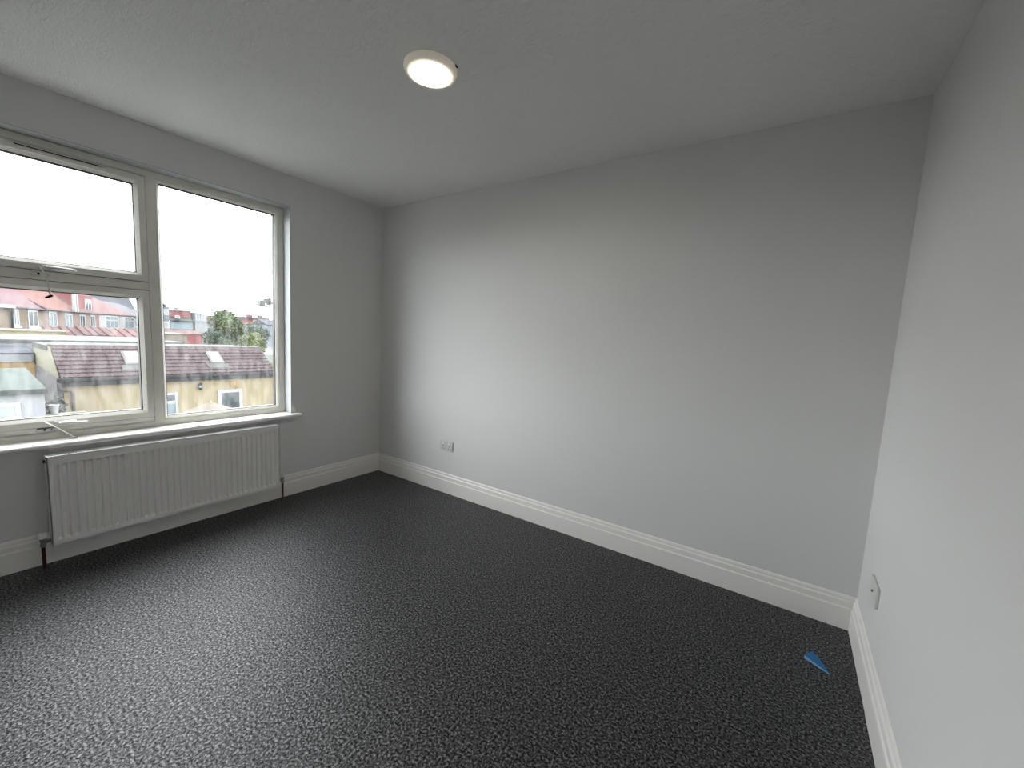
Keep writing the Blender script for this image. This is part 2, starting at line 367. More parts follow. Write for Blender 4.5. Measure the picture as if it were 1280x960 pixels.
# cable restrictors: lock plate, hanging cable, key tip
def restrictor(y, z, x, pts, tip, label):
    b = MB(); b.prism([(x, z-.011), (x+.007, z-.010), (x+.009, z+.008), (x, z+.010)], 'y', y-.034, y+.034)
    o = b.build('window_restrictor', M['chrome'] if z < 1 else M['upvc'], win, bevel=.0015); o['label'] = label
    k = MB()
    k.tube([(x+.006, y-.006, z), (x+.0105, y-.006, z)], .0058, 10); k.tube([(x+.006, y+.018, z), (x+.0098, y+.018, z)], .0035, 8)
    k.build('keyhole', M['dark'], o)
    cb = MB(); cb.tube(pts, .0040, 8); cb.build('cable', M['cable'], o, smooth=True)
    t = MB(); t.tube(tip, [.004, .0062, .0068, .005], 8); t.build('cable_tip', M['iron'] if z > 1 else M['chrome'], o, smooth=True)
restrictor(-2.142, 1.574, FX, [(-.086, -2.143, 1.608), (-.066, -2.136, 1.592), (-.048, -2.128, 1.562), (-.040, -2.121, 1.520), (-.035, -2.119, 1.470)],
           [(-.030, -2.138, 1.447), (-.033, -2.128, 1.452), (-.035, -2.116, 1.460), (-.037, -2.110, 1.461)], 'lock plate with a loose white cable hanging over the lower pane')
restrictor(-2.160, .724, FX, [(-.086, -2.166, .770), (-.060, -2.142, .750), (-.030, -2.106, .717), (-.010, -2.074, .688)],
           [(-.004, -2.088, .6785), (-.008, -2.078, .681), (-.010, -2.066, .6795), (-.012, -2.058, .6785)], 'lock plate with a straight white cable resting on the sill')
# outer side: brick reveal bottom
tag(box((-.40, WY0-.05, .56), (-.172, WY1+.05, .640)).build('trim_1', M['grender']), 'outer stone sill below the window', kind='structure')

# ------------------------------------------------------------------ radiator
rad = empty('radiator', (.06, -1.598, 0), 'white double panel radiator with vertical flutes below the window', 'radiator')
RY0, RY1, RZ0, RZ1, RX = -2.190, -1.007, .125, .613, .100
ox, oy = .06, -1.598
def rp(mbx, name, m, parent=rad, **k):
    o = mbx.build(name, m, parent, **k)
    return o
def shift(mbx):
    mbx.v = [(x-ox, y-oy, z) for x, y, z in mbx.v]; return mbx
NF = 35; pitch = (RY1-RY0-.030)/NF
def panel(xf, back):
    g = MB(); zs = [RZ0, RZ0+.024, RZ0+.036, RZ1-.056, RZ1-.044, RZ1-.004]
    dm = [0, 0, 1, 1, 0, 0]; ysx = [RY0+.002]
    prof = []
    y = RY0+.015
    prof.append((RY0+.002, 0)); prof.append((y, 0))
    for k in range(NF):
        for t_, d_ in ((.08, 0), (.26, 1), (.60, 1), (.78, 0), (.92, 0)): prof.append((y+pitch*(t_), d_))
        y += pitch
    prof.append((RY1-.015, 0)); prof.append((RY1-.002, 0))
    nP = len(prof)
    vs = [(xf-.0115*dm[j]*p[1]*back, p[0], z) for j, z in enumerate(zs) for p in prof]
    fs = [(j*nP+i, j*nP+i+1, (j+1)*nP+i+1, (j+1)*nP+i) for j in range(len(zs)-1) for i in range(nP-1)]
    g.add(vs, fs)
    b0 = xf-.013*back
    g.add([(xf, RY0+.002, RZ0), (xf, RY1-.002, RZ0), (b0, RY1-.002, RZ0), (b0, RY0+.002, RZ0), (xf, RY0+.002, RZ1-.004), (xf, RY1-.002, RZ1-.004), (b0, RY1-.002, RZ1-.004), (b0, RY0+.002, RZ1-.004)],
          [(0, 1, 2, 3), (4, 7, 6, 5), (3, 2, 6, 7), (0, 3, 7, 4), (1, 5, 6, 2)])
    return g
rp(shift(panel(RX, 1)), 'front_panel', M['rad'])
rp(shift(panel(.036, -1)), 'rear_panel', M['rad'])
f = MB()
for k in range(60):
    y = RY0+.02+(RY1-RY0-.04)*k/59
    f.box((.050, y-.0012, RZ0+.04), (.086, y+.0012, RZ1-.03))
rp(shift(f), 'convector_fins', M['radin'])
for a, b in ((RY0-.002, RY0+.002), (RY1-.002, RY1+.002)):
    g = MB(); g.prism([(.030, RZ0-.0), (RX+.0015, RZ0-.0), (RX+.0015, RZ1), (.030, RZ1)], 'y', a, b)
    g.box((RX-.0005, a if a < -2 else a-.006, RZ0), (RX+.0015, b+.006 if a < -2 else b, RZ1))
    rp(shift(g), 'side_panel', M['rad'])
g = MB()
g.box((RX-.008, RY0+.002, RZ1-.004), (RX+.001, RY1-.002, RZ1+.001)); g.box((.034, RY0+.002, RZ1-.004), (.042, RY1-.002, RZ1+.001))
g.box((.058, RY0+.002, RZ1-.004), (.070, RY1-.002, RZ1+.0005))
NS = 118
for k in range(NS+1):
    y = RY0+.006+(RY1-RY0-.012)*k/NS
    g.box((.042, y-.0026, RZ1-.003), (RX-.008, y+.0026, RZ1))
gr = rp(shift(g), 'top_grille', M['rad'])
g = MB(); g.tube([(.068, RY0-.011, .585), (.068, RY0+.001, .585)], .009, 12); rp(shift(g), 'bleed_plug', M['dark'])
for y, zc, s_ in ((-2.222, .150, 1), (-.968, .170, -1)):
    g = MB(); g.tube([(.068, y, 0.0), (.068, y, zc-.022)], .0078, 12); pi = rp(shift(g), 'pipe', M['pipe'], smooth=False)
    g = MB(); g.lathe([(.010, -.030), (.0125, -.028), (.0125, -.012), (.010, -.010), (.011, .004), (.013, .010), (.013, .018)], (.068, y, zc), 16)
    g.tube([(.068, y, zc-.003), (.068, y+s_*.014, zc-.003), (.068, y+s_*.033, zc-.003)], [.0075, .010, .007], 12)
    va = rp(shift(g), 'valve', M['chrome'], smooth=False)
    g = MB(); g.lathe([(.013, .016), (.0165, .019), (.0165, .046), (.0145, .050), (.004, .051)], (.068, y, zc), 20)
    ca = g; ca.v = [(x-ox, yy-oy, z) for x, yy, z in ca.v]; cap = ca.build('valve_cap', M['hard'], va)
for y in (-1.98, -1.22):
    g = MB(); g.box((0.0, y-.02, .2), (.036, y+.02, .56)); rp(shift(g), 'wall_bracket', M['radin'])

# ------------------------------------------------------------------ sockets
so = empty('wall_socket', (.906, -.0, .414), 'white double power socket low on the back wall near the window corner', 'socket')
p_ = MB(); p_.box((-.073, -.010, -.043), (.073, 0, .043)); p_.build('faceplate', M['socket'], so, bevel=.004)
for sx in (-1, 1):
    q = MB(); q.box((sx*.036-.013, -.0125, .010), (sx*.036+.001, -.0095, .034)); q.build('switch', M['hard'], so, bevel=.001)
    q = MB()
    q.box((sx*.036-.0035, -.0104, -.006), (sx*.036+.0035, -.0099, .005))
    for hx in (-.011, .011): q.box((sx*.036+hx-.004, -.0104, -.027), (sx*.036+hx+.004, -.0099, -.021))
    q.build('pin_hole', M['dark'], so)
so = empty('aerial_socket', (W, -.361, .390), 'white aerial socket plate low on the right wall near the corner', 'socket')
p_ = MB(); p_.box((-.011, -.074, -.043), (0, .074, .043)); p_.build('faceplate', M['socket'], so, bevel=.004)
q = MB(); q.tube([(-.010, 0, 0), (-.0155, 0, 0)], .0055, 14); q.build('coax_connector', M['chrome'], so)
q = MB(); q.tube([(-.0150, 0, 0), (-.0160, 0, 0)], .0032, 10); q.build('pin_hole', M['dark'], so)

# ------------------------------------------------------------------ ceiling light
cl = empty('ceiling_light', (1.865, -1.222, H), 'round flush ceiling light, lit warm white', 'ceiling light')
g = MB(); g.lathe([(.104, 0), (.113, -.002), (.114, -.010), (.108, -.022), (.099, -.027), (.090, -.0275), (.090, -.006)], (0, 0, -.001), 56); g.build('rim', emit('glowing_rim', (1, .84, .62, 1), .14), cl, smooth=True)
g = MB(); g.lathe([(.0995, -.0268), (.0995, -.0282), (.0895, -.0288), (.0895, -.0268)], (0, 0, -.001), 56); g.build('diffuser_edge', emit('lit_edge', (1, .82, .55, 1), .75), cl, smooth=True)
g = MB(); g.lathe([(.0899, -.010), (.0899, -.0265), (.086, -.0285), (.05, -.0300), (.01, -.0303)], (0, 0, -.001), 56)
g.build('diffuser', emit('lit_diffuser', (1, .84, .68, 1), 52.0), cl, smooth=True)
g = MB(); g.tube([(1.972, -1.181, H+.004), (1.973, -1.181, H-.006), (1.980, -1.178, H-.011)], .0035, 8)  # made-up dark stub in place of a small screw hole in the ceiling
tag(g.build('screw_hole_stub', M['dark']), 'tiny dark stub standing in for a small screw hole in the ceiling beside the round light', 'hole')

# ------------------------------------------------------------------ blue offcut on the carpet
g = MB()
top = [(3.462, -.388, .016), (3.492, -.338, .018), (3.520, -.372, .013), (3.552, -.435, .005)]
bot = [(3.462, -.390, .003), (3.492, -.338, .003), (3.520, -.372, .003), (3.552, -.437, .002)]
g.add(top+bot, [(0, 1, 2, 3), (4, 7, 6, 5), (0, 4, 5, 1), (1, 5, 6, 2), (2, 6, 7, 3), (3, 7, 4, 0)])
bo = g.build('plastic_wedge', M['blue']); bo.data.materials.append(M['blue2'])
for p in bo.data.polygons:
    if set(p.vertices) == {0, 3, 4, 7}: p.material_index = 1
tag(bo, 'small blue pointed plastic scrap lying on the carpet near the right corner', 'scrap')

# ================================================================== OUTSIDE
GZ = -3.9
tag(box((-320, -160, GZ-.2), (-T, 260, GZ)).build('ground', M['ground']), 'garden ground beyond the window', kind='structure')

def far_window(parent, x, y, z, wd, hg, frame=None, glass=None, bars=1, axis='y', top=False, t=.10):
    """framed window on a local facade; facade lies in plane y (axis 'y': faces -y) or plane x (axis 'x': faces +x)"""
    fr, gl = MB(), MB(); d = .05
    def B(m, a0, a1, z0, z1, o0, o1):
        if axis == 'y': m.box((x+a0, y-o1, z+z0), (x+a1, y-o0, z+z1))
        else: m.box((x+o0, y+a0, z+z0), (x+o1, y+a1, z+z1))
    B(fr, 0, t, 0, hg, 0, d); B(fr, wd-t, wd, 0, hg, 0, d); B(fr, t, wd-t, 0, t, 0, d); B(fr, t, wd-t, hg-t, hg, 0, d)
    for k in range(bars):
        c_ = wd*(k+1)/(bars+1); B(fr, c_-t*.45, c_+t*.45, t, hg-t, 0, d*.9)
    if top: B(fr, t, wd-t, hg*.68, hg*.68+t*.8, 0, d*.8)
    B(gl, t*.6, wd-t*.6, t*.6, hg-t*.6, -.02, .02)
    fo = fr.build('window', frame or M['eupvc'], parent); gl.build('pane', glass or M['eglass'], fo)
    return fo

# ---- cream outbuilding with plum tiled roof
ob = empty('outbuilding', (-17.72, 3.99, GZ), 'cream rendered outbuilding with a plum tiled roof and two rooflights', 'building')
L = -3.67; R_ = 3.45; zt = -1.09-GZ; ze = -.76-GZ; zr = .295-GZ       # local: y -3.45..3.45, wall top, eave, ridge
bx = MB(); bx.box((-.12, L, 0), (0, R_, zt+.12)); bx.build('front_wall', M['cream'], ob)
bx = MB(); bx.prism([(-4.5, 1.95), (-.0, 1.95), (0, ze-.0), (-1.25, zr-.02), (-4.5, zr-.06)], 'y', L-.02, L+.1); bx.build('gable_wall', M['gable'], ob)
bx = MB(); bx.prism([(-4.5, 0), (0.01, 0), (0.01, 3.12), (-1.9, 3.22), (-4.5, 3.28)], 'y', L-.05, L+.08); bx.build('lower_side_wall', M['grender'], ob)
bx = MB(); bx.box((-4.5, R_-.1, 0), (-.1, R_, ze)); bx.box((-4.5, L+.1, 0), (-4.4, R_-.1, ze)); bx.build('far_wall', M['gable'], ob)
bx = MB(); bx.box((-4.5, L-.04, zr-.22), (-1.45, R_+.02, zr-.045)); bx.build('flat_roof', M['mortar'], ob)
bx = MB(); bx.prism([(.27, ze-.05), (-1.24, zr-.05), (-1.24, zr-.12), (.27, ze-.12)], 'y', L+.01, R_-.02); bx.build('roof_deck', M['tiledark'], ob)
bx = MB(); bx.box((.06, L-.02, zt-.00), (.20, R_+.02, ze-.06)); bx.box((.20, L-.08, ze-.16), (.33, R_+.04, ze-.03)); bx.build('gutter', M['gutter'], ob, bevel=.02)
# tiles: shared mesh, one object each
slope = math.atan2(zr-ze, 1.50); SL = math.hypot(zr-ze, 1.50); NR, NT = 8, 21
gauge = SL/NR; tw = (R_-L-.02)/NT
tv = []; cols = [(0, 0), (.10, .012), (.25, .015), (.42, .002), (.58, .012), (.75, .015), (.92, .003), (1, .0)]
for yy in (0, 1):
    for u_, h_ in cols: tv.append((yy*(gauge*1.12), u_*tw*.985, h_+.045-(.043 if yy else 0)))
nc = len(cols); tf = [(i, i+1, nc+i+1, nc+i) for i in range(nc-1)]
for u_, h_ in cols: tv.append((0, u_*tw*.985, h_))
tf += [(i, 2*nc+i, 2*nc+i+1, i+1) for i in range(nc-1)]
tile_me = bpy.data.meshes.new('roof_tile'); tile_me.from_pydata([(-a, b, c_) for a, b, c_ in tv], [], tf); tile_me.materials.append(M['tile'])
for row in range(NR):
    for k in range(NT):
        o = bpy.data.objects.new('roof_tile', tile_me); C.objects.link(o); o.parent = ob
        d_ = row*gauge
        o.location = (.27-d_*math.cos(slope), L+.02+k*tw, ze-.03+d_*math.sin(slope)+random.uniform(-.004, .004))
        o.rotation_euler = (0, slope+random.uniform(-.006, .006), 0)
# ridge mortar strip and verge
bx = MB(); bx.box((-1.62, L-.02, zr-.05), (-1.20, R_-.0, zr+.01)); bx.build('ridge_capping', M['mortar'], ob, bevel=.02)
bx = MB(); bx.prism([(.29, ze-.12), (.29, ze-.03), (-1.22, zr-.0), (-1.22, zr-.09)], 'y', R_-.04, R_+.02); bx.build('verge_strip', M['mortar'], ob)
# rooflights on the slope
def on_slope(xd): return ze+(.27-xd)*(zr-ze)/1.50
for yc in (2.40-3.99, 5.22-3.99):
    for nm, y0, y1, xa, xb, lift, th, m in (('rooflight', yc-.26, yc+.26, .10, -.78, .05, .05, M['skyframe']),):
        g = MB(); g.prism([(xa-.27+.0, on_slope(xa-.27)+.0), (xa-.27, on_slope(xa-.27)+.09), (xb-.05, on_slope(xb-.05)+.09), (xb-.05, on_slope(xb-.05))], 'y', y0, y1)
        fo = g.build('rooflight', M['skyframe'], ob)
        g = MB(); g.prism([(xa-.33, on_slope(xa-.33)+.08), (xa-.33, on_slope(xa-.33)+.105), (xb+.02, on_slope(xb+.02)+.105), (xb+.02, on_slope(xb+.02)+.08)], 'y', y0+.07, y1-.07)
        g.build('pane', M['skyglass'], fo)
        g = MB(); g.prism([(xa-.05, on_slope(xa-.05)+.01), (xa-.05, on_slope(xa-.05)+.045), (xa-.27, on_slope(xa-.27)+.06), (xa-.27, on_slope(xa-.27)+.01)], 'y', y0-.16, y1+.10)
        g.build('flashing', M['mortar'], fo)
# openings
wo = far_window(ob, 0, 5.10-3.99, -2.95-GZ, .99, 1.36, bars=0, axis='x', t=.13)
do = MB(); dy = 3.04-3.99
do.box((0, dy, 0), (.05, dy+.10, -1.56-GZ)); do.box((0, dy+.52, 0), (.05, dy+.62, -1.56-GZ)); do.box((0, dy+.10, -1.66-GZ), (.05, dy+.52, -1.56-GZ))
do.box((0, dy+.10, -2.02-GZ), (.045, dy+.52, -1.90-GZ)); do.box((0, dy+.1, 0), (.045, dy+.52, .35))
dd = do.build('door', M['eupvc'], ob)
box((-.01, dy+.09, -1.91-GZ), (.02, dy+.53, -1.65-GZ)).build('upper_pane', M['eglass'], dd)
box((-.01, dy+.09, .34), (.02, dy+.53, -2.01-GZ)).build('lower_pane', M['bglass'], dd)
# downpipe from the gutter end
g = MB(); g.tube([(.24, L-.02, ze-.14), (.20, L-.01, ze-.40), (.12, L+.12, ze-.47), (.08, L+.29, ze-.51), (.08, L+.31, ze-.60), (.08, L+.31, 0)], .045, 8)
g.build('downpipe', M['downpipe'], ob, smooth=True)
# wall lantern and round plaque are fixed to the wall but are things of their own
lt = empty('wall_lantern', (-17.70, 4.42, -1.36), 'dark iron lantern on the cream wall left of the window outside', 'lantern')
g = MB(); g.box((0, -.03, -.02), (.10, .03, .02)); g.lathe([(.01, .17), (.05, .14), (.09, .08), (.075, .06)], (.12, 0, 0), 8); g.build('bracket', M['iron'], lt)
g = MB(); g.lathe([(.070, .058), (.070, -.06)], (.12, 0, 0), 8); g.build('lamp_glass', M['bglass'], lt)
g = MB(); g.lathe([(.078, -.055), (.06, -.10), (.012, -.15), (.01, -.17)], (.12, 0, 0), 8); g.build('base', M['iron'], lt)
g = MB(); g.tube([(0, 0, 0), (.05, 0, 0)], .165, 24); g.tube([(.05, 0, 0), (.07, 0, 0)], [.11, .08], 24)
pq = g.build('wall_plaque', M['plaque'], loc=(-17.72, 5.77, -1.34)); tag(pq, 'round orange plaque on the cream wall above the dark window', 'plaque')

# ---- garden parasol, partly in view over the sill
pa = empty('garden_parasol', (-13.8, 3.45, GZ), 'pale cream garden parasol in front of the cream outbuilding', 'parasol')
g = MB(); n = 8; ap = (0, 0, 2.46); R0 = .82
ringv = [(R0*math.cos((k+.5)*2*math.pi/n), R0*math.sin((k+.5)*2*math.pi/n), 2.09+(.05 if k % 2 else 0)) for k in range(n)]
g.add([ap]+ringv+[(x, y, z-.10) for x, y, z in ringv], [(0, k+1, (k+1) % n+1) for k in range(n)]+[(k+1, n+k+1, n+(k+1) % n+1, (k+1) % n+1) for k in range(n)])
g.build('canopy', M['canvas'], pa)
MB().tube([(0, 0, 0), (0, 0, 2.5)], .025, 8).build('pole', M['eupvc'], pa)

# ---- white outbuilding with green felt roof (left)
wh = empty('white_outbuilding', (-13.52, -2.6, GZ), 'white rendered outbuilding with a grey-green felt roof at the left', 'building')
wt = -.74-GZ; yr = -.54+2.6
box((-3.1, -2.6, 0), (0, yr, wt)).build('wall', M['ewhite'], wh)
g = MB(); g.prism([(.10, wt+.10), (-3.3, wt+.40), (-3.3, wt+.33), (.10, wt+.02)], 'y', -2.7, yr+.04); g.build('felt_roof', M['felt'], wh)
box((.02, -2.7, wt-.03), (.12, yr+.05, wt+.085)).build('drip_edge', M['feltdark'], wh)
far_window(wh, 0, -2.0, wt-.69, 2.0-.98+2.6-.0, .45, glass=M['bglass'], bars=1, axis='x', t=.09)
far_window(wh, 0, -2.0, wt-1.9, 2.0-.98+2.6-.06, 1.16, glass=M['bglass'], bars=1, axis='x', t=.09)

# ---- garden wall with pots and a shrub between the two outbuildings
gw = box((-15.2, -.5, GZ), (-15.0, .50, -1.62)).build('garden_wall', M['gable']); tag(gw, 'low brick garden wall between the white and cream outbuildings', 'wall')
def pot(y, z0, r_, h_, label):
    g = MB(); g.lathe([(r_*.7, 0), (r_*.95, h_*.85), (r_*1.08, h_*.86), (r_*1.08, h_), (r_*.9, h_), (r_*.85, h_*.9)], (0, 0, 0), 14)
    o = g.build('plant_pot', M['eupvc'], loc=(-15.10, y, z0)); tag(o, label, 'pot')
pot(-.42, -1.62, .075, .40, 'taller white pot on the garden wall beside the white outbuilding')
pot(-.17, -1.62, .11, .28, 'wider white pot on the garden wall beside the downpipe')

def foliage(name, c, rad_, m, n, leaf, parent=None, seed=1, blobs=9):
    rn = random.Random(seed); mb = MB(); bl = []
    for _ in range(blobs):
        a = rn.uniform(0, 2*math.pi); q = rn.uniform(0, .62); h = rn.uniform(-.55, .6)
        bl.append((c[0]+rad_[0]*q*math.cos(a), c[1]+rad_[1]*q*math.sin(a), c[2]+rad_[2]*h, rn.uniform(.36, .52)))
    for k in range(n):
        b = bl[k % len(bl)]; d = Vector((rn.gauss(0, 1), rn.gauss(0, 1), rn.gauss(0, 1))).normalized()*rn.uniform(.7, 1.04)
        p = Vector((b[0]+d.x*rad_[0]*b[3], b[1]+d.y*rad_[1]*b[3], b[2]+d.z*rad_[2]*b[3]))
        u_ = Vector((rn.gauss(0, 1), rn.gauss(0, 1), rn.gauss(0, 1))).normalized(); v_ = u_.cross(d+Vector((.01, .02, .03))).normalized(); s_ = leaf*rn.uniform(.6, 1.3)
        mb.add([p-u_*s_, p+v_*s_*.6, p+u_*s_, p-v_*s_*.6], [(0, 1, 2, 3)])
    me = bpy.data.meshes.new(name); me.from_pydata(mb.v, [], mb.f); me.materials.append(m)
    o = bpy.data.objects.new(name, me); C.objects.link(o)
    if parent: o.parent = parent
    return o
sh = empty('garden_shrub', (-15.9, -.05, GZ), 'grey-green shrub in the gap behind the low garden wall', 'shrub')
foliage('foliage', (0, 0, 1.75), (.5, .40, .95), M['leaf3'], 900, .07, sh, 5)
MB().tube([(0, 0, 0), (.02, .02, 1.6)], [.04, .02], 6).build('stem', M['bark'], sh)

# ---- flat roofed building left, orange and white walls
fb = empty('flat_roofed_building', (-21.75, -2.4, GZ), 'flat roofed building with orange and white walls behind the felt roof', 'building')
zo = -.53-GZ; yq = .26+2.4
box((-2.0, -5, 0), (0, yq, zo)).build('orange_wall', M['orange'], fb)
box((-1.95, -5, zo), (.03, yq-.06, zo+.36)).build('parapet', M['ewhite'], fb)
g = MB(); g.prism([(.04, zo+.36), (-2.05, zo+.54), (-2.05, zo+.40), (.04, zo+.31)], 'y', -5.1, yq); g.build('roof', M['slate'], fb)

# ---- buildings seen to the right of the cream outbuilding
sb = empty('side_building', (-20.8, 8.4, GZ), 'pale green building with a red brick top right of the cream outbuilding', 'building')
box((-4, 0, 0), (0, .9, -.68-GZ)).build('lower_wall', M['orange'], sb)
box((-4.2, .10, -.68-GZ), (.1, .95, -.19-GZ)).build('upper_wall', M['hazegreen'], sb)
box((-6, -.6, -.55-GZ), (-4.3, .45, .02-GZ)).build('brick_parapet', M['brick3'], sb)
g = MB()
g.box((0, 0, 0), (.12, .36, -1.25-GZ))
tag(g.build('gate_pier', M['grender'], loc=(-17.6, 7.52, GZ)), 'pale grey pier at the right end of the cream outbuilding', 'pier')

# ---- long pale flat garage roof behind
ga = empty('garage_block', (-23.9, 2.0, GZ), 'long low block with a pale flat roof behind the tiled outbuilding', 'building')
box((-6.5, -7, 0), (0, 3.75, .17-GZ)).build('wall', M['ewhite'], ga)
box((-6.7, -7.1, .17-GZ), (.1, 3.85, .27-GZ)).build('flat_roof', M['paleflat'], ga)
g = MB(); g.box((-3.4, 0, 0), (0, 1.3, .50-GZ)); g.box((-3.5, -.05, .50-GZ), (.08, 1.35, .56-GZ))
tag(g.build('shed', M['canvas'], loc=(-31.2, 7.0, GZ)), 'pale yellow low shed left of the big green tree', 'shed')
g = MB(); g.box((0, -1.4, 0), (3.0, 1.6, .22-GZ)); g.box((-.1, -1.5, .22-GZ), (3.1, 1.7, .30-GZ))
tag(g.build('rear_extension', M['cream'], loc=(-42.0, 2.2, GZ)), 'pale cream single storey extension below the brick terrace', 'extension')
# ---- lean-to roofs at the foot of the terrace
def leanto(y0, y1, m, dz, label):
    o = empty('lean_to', (-48.0, (y0+y1)/2, GZ), label, 'lean-to', 'lean-to roofs at the foot of the terrace'); h = (y1-y0)/2
    box((0, -h, 0), (3.0, h, -.35-GZ+dz)).build('wall', M['brick3'], o)
    g = MB(); g.prism([(3.2, -.30-GZ+dz), (3.2, -.20-GZ+dz), (0, .42-GZ+dz), (0, .32-GZ+dz)], 'y', -h, h); g.build('roof', m, o)
    for k in range(4):
        yk = -h+(2*h)*(k+.0)/4
        g = MB(); g.prism([(3.22, -.19-GZ+dz), (3.22, -.14-GZ+dz), (0, .48-GZ+dz), (0, .43-GZ+dz)], 'y', yk, yk+.07); g.build('roof_rib', M['pinkdark'], o)
leanto(3.75, 5.6, M['leanroof'], .02, 'brown tiled lean-to roof nearest the cream extension')
leanto(5.65, 7.5, M['leanroof'], .10, 'red tiled lean-to roof in the middle of the row')
leanto(7.55, 10.0, M['redroof'], .02, 'reddest lean-to roof, at the mullion end of the row')

# ---- brick terrace, receding to the right (local x along the row, local y into the house)
RZ = math.atan2(.4134, -.9106); A0 = Vector((-52.72, 2.475, GZ)); U = Vector((-.9106, .4134, 0))
def house(s0, s1, wallm, roofm, wins, label, eave=2.02, ridge=6.0, hip=False, sill=.0, depth=8.4, wh_=None):
    p = A0+U*s0; h = empty('terraced_house', p, label, 'house', 'terraced houses across the gardens', rz=RZ); Lh = s1-s0; ev = eave-GZ; rg = ridge-GZ
    box((0, 0, 0), (Lh-.02, depth, ev)).build('wall', wallm, h)
    g = MB()
    if hip: g.add([(-.0, -.3, ev-.1), (Lh+.3, -.3, ev-.1), (Lh+.3, depth+.3, ev-.1), (0, depth+.3, ev-.1), (0, depth/2, rg), (Lh-depth*.95, depth/2, rg)], [(0, 1, 5, 4), (1, 2, 5), (2, 3, 4, 5), (0, 4, 3), (0, 3, 2, 1)])
    else: g.prism([(-.3, ev-.1), (depth/2, rg), (depth+.3, ev-.1)], 'x', 0, Lh-.02)
    g.build('roof', roofm, h)
    g = MB(); g.box((0, -.42, ev-.16), (Lh-.02, -.28, ev-.04)); g.build('gutter', M['grender'], h)
    for (a, b, z0, z1, gm, bars) in wins:
        far_window(h, a-s0, 0, z0-GZ, b-a, z1-z0, glass=gm, bars=bars, t=.17, top=(bars == 2))
        box((a-s0-.15, -.12, z0-GZ-.16), (b-s0+.15, .02, z0-GZ-.002)).build('window_sill', M['eupvc'], h)
        box((a-s0-.12, -.06, z1-GZ+.002), (b-s0+.12, .02, z1-GZ+.14)).build('lintel', M['canvas'], h)
    return h
eg, bgm = M['eglass'], M['bglass']
h0 = house(-9.5, 0, M['brick1'], M['pinkroof'], [], 'tan brick house with white fascia at the left edge of the view')
box((0, -.5, 2.0-GZ-.2), (9.4, -.43, 2.0-GZ+.06)).build('fascia', M['eupvc'], h0)
g = MB(); g.box((8.2, .6, 2.05-GZ), (9.1, 3, 3.2-GZ)); g.build('dormer', M['hung'], h0)
h1 = house(0, 6.35, M['brick1'], M['pinkroof'], [(.6, 1.75, .25, 1.78, bgm, 1), (3.4, 5.45, .15, 1.76, eg, 1)], 'tan brick house with a pink roof and two tall windows')
g = MB(); g.tube([(.25, -.2, 1.8-GZ), (.15, -.15, 1.2-GZ), (.2, -.12, -1.0-GZ)], .09, 6); g.build('downpipe', M['gutter'], h1)
g = MB(); g.prism([(-.5, 2.0-GZ), (4.2, 5.25-GZ), (4.2, 4.9-GZ), (-.2, 1.7-GZ)], 'x', 5.75, 6.33); g.build('party_wall', M['pinkdark'], h1)
h2 = house(6.35, 14.7, M['brick2'], M['orangeroof'], [(7.85, 9.8, .1, 1.76, bgm, 1), (12.0, 14.0, .0, 1.66, bgm, 1)], 'mixed brick house with the bright orange roof')
g = MB()
for a in (13.7, 14.4): g.box((a-6.35-.1, -.45, 1.9-GZ), (a-6.35+.2, -.2, 3.9-GZ))
g.build('flue_pipe', M['eupvc'], h2)
h3 = house(14.7, 22.4, M['brick2'], M['redroof'], [(16.3, 18.1, .0, 1.62, eg, 1), (19.8, 21.6, .0, 1.64, eg, 1)], 'pinkish brick house with a red hung dormer')
g = MB(); g.box((1.0, .2, 2.05-GZ), (7.4, 4, 4.0-GZ)); dm = g.build('dormer', M['redwall'], h3)
far_window(h3, 4.4, .2, 2.15-GZ, 2.3, 1.45, bars=1, t=.2)
h4 = house(22.4, 40.2, M['brick3'], M['redroof'], [], 'house with white bays below a red hipped roof', ridge=5.1, hip=True)
for a, b in ((23.4, 30.6), (32.6, 39.4)):
    bw = b-a; g = MB(); g.prism([(a-22.4, 0), (a-22.4+.5, -.5), (b-22.4-.5, -.5), (b-22.4, 0)], 'z', 0, 1.72-GZ); bo_ = g.build('bay', M['eupvc'], h4)
    bb = MB()
    for k in range(3):
        c_ = a-22.4+.8+k*(bw-1.6)/3; bb.box((c_+.15, -.54, .1-GZ), (c_+(bw-1.6)/3-.3, -.50, 1.05-GZ)); bb.box((c_+.15, -.54, 1.2-GZ), (c_+(bw-1.6)/3-.3, -.50, 1.58-GZ))
    bb.build('bay_glass', bgm, bo_)
h5 = house(40.6, 52, M['ewhite'], M['greyroof'], [(41.4, 43.2, .1, 1.5, bgm, 2), (44.6, 46.6, .1, 1.5, bgm, 2)], 'white rendered house at the far end of the terrace', ridge=4.2)
# slate roofed house behind the terrace end
g = empty('slate_roofed_house', (-112, 23.5, GZ), 'grey slate roofed house rising behind the hipped terrace roof', 'house')
box((-9, -6, 0), (0, 1.5, 3.2-GZ)).build('wall', M['hung'], g)
q = MB(); q.prism([(.4, 3.0-GZ), (-4.5, 5.9-GZ), (-9.4, 3.0-GZ)], 'y', -6.2, 1.6); q.build('roof', M['greyroof'], g)

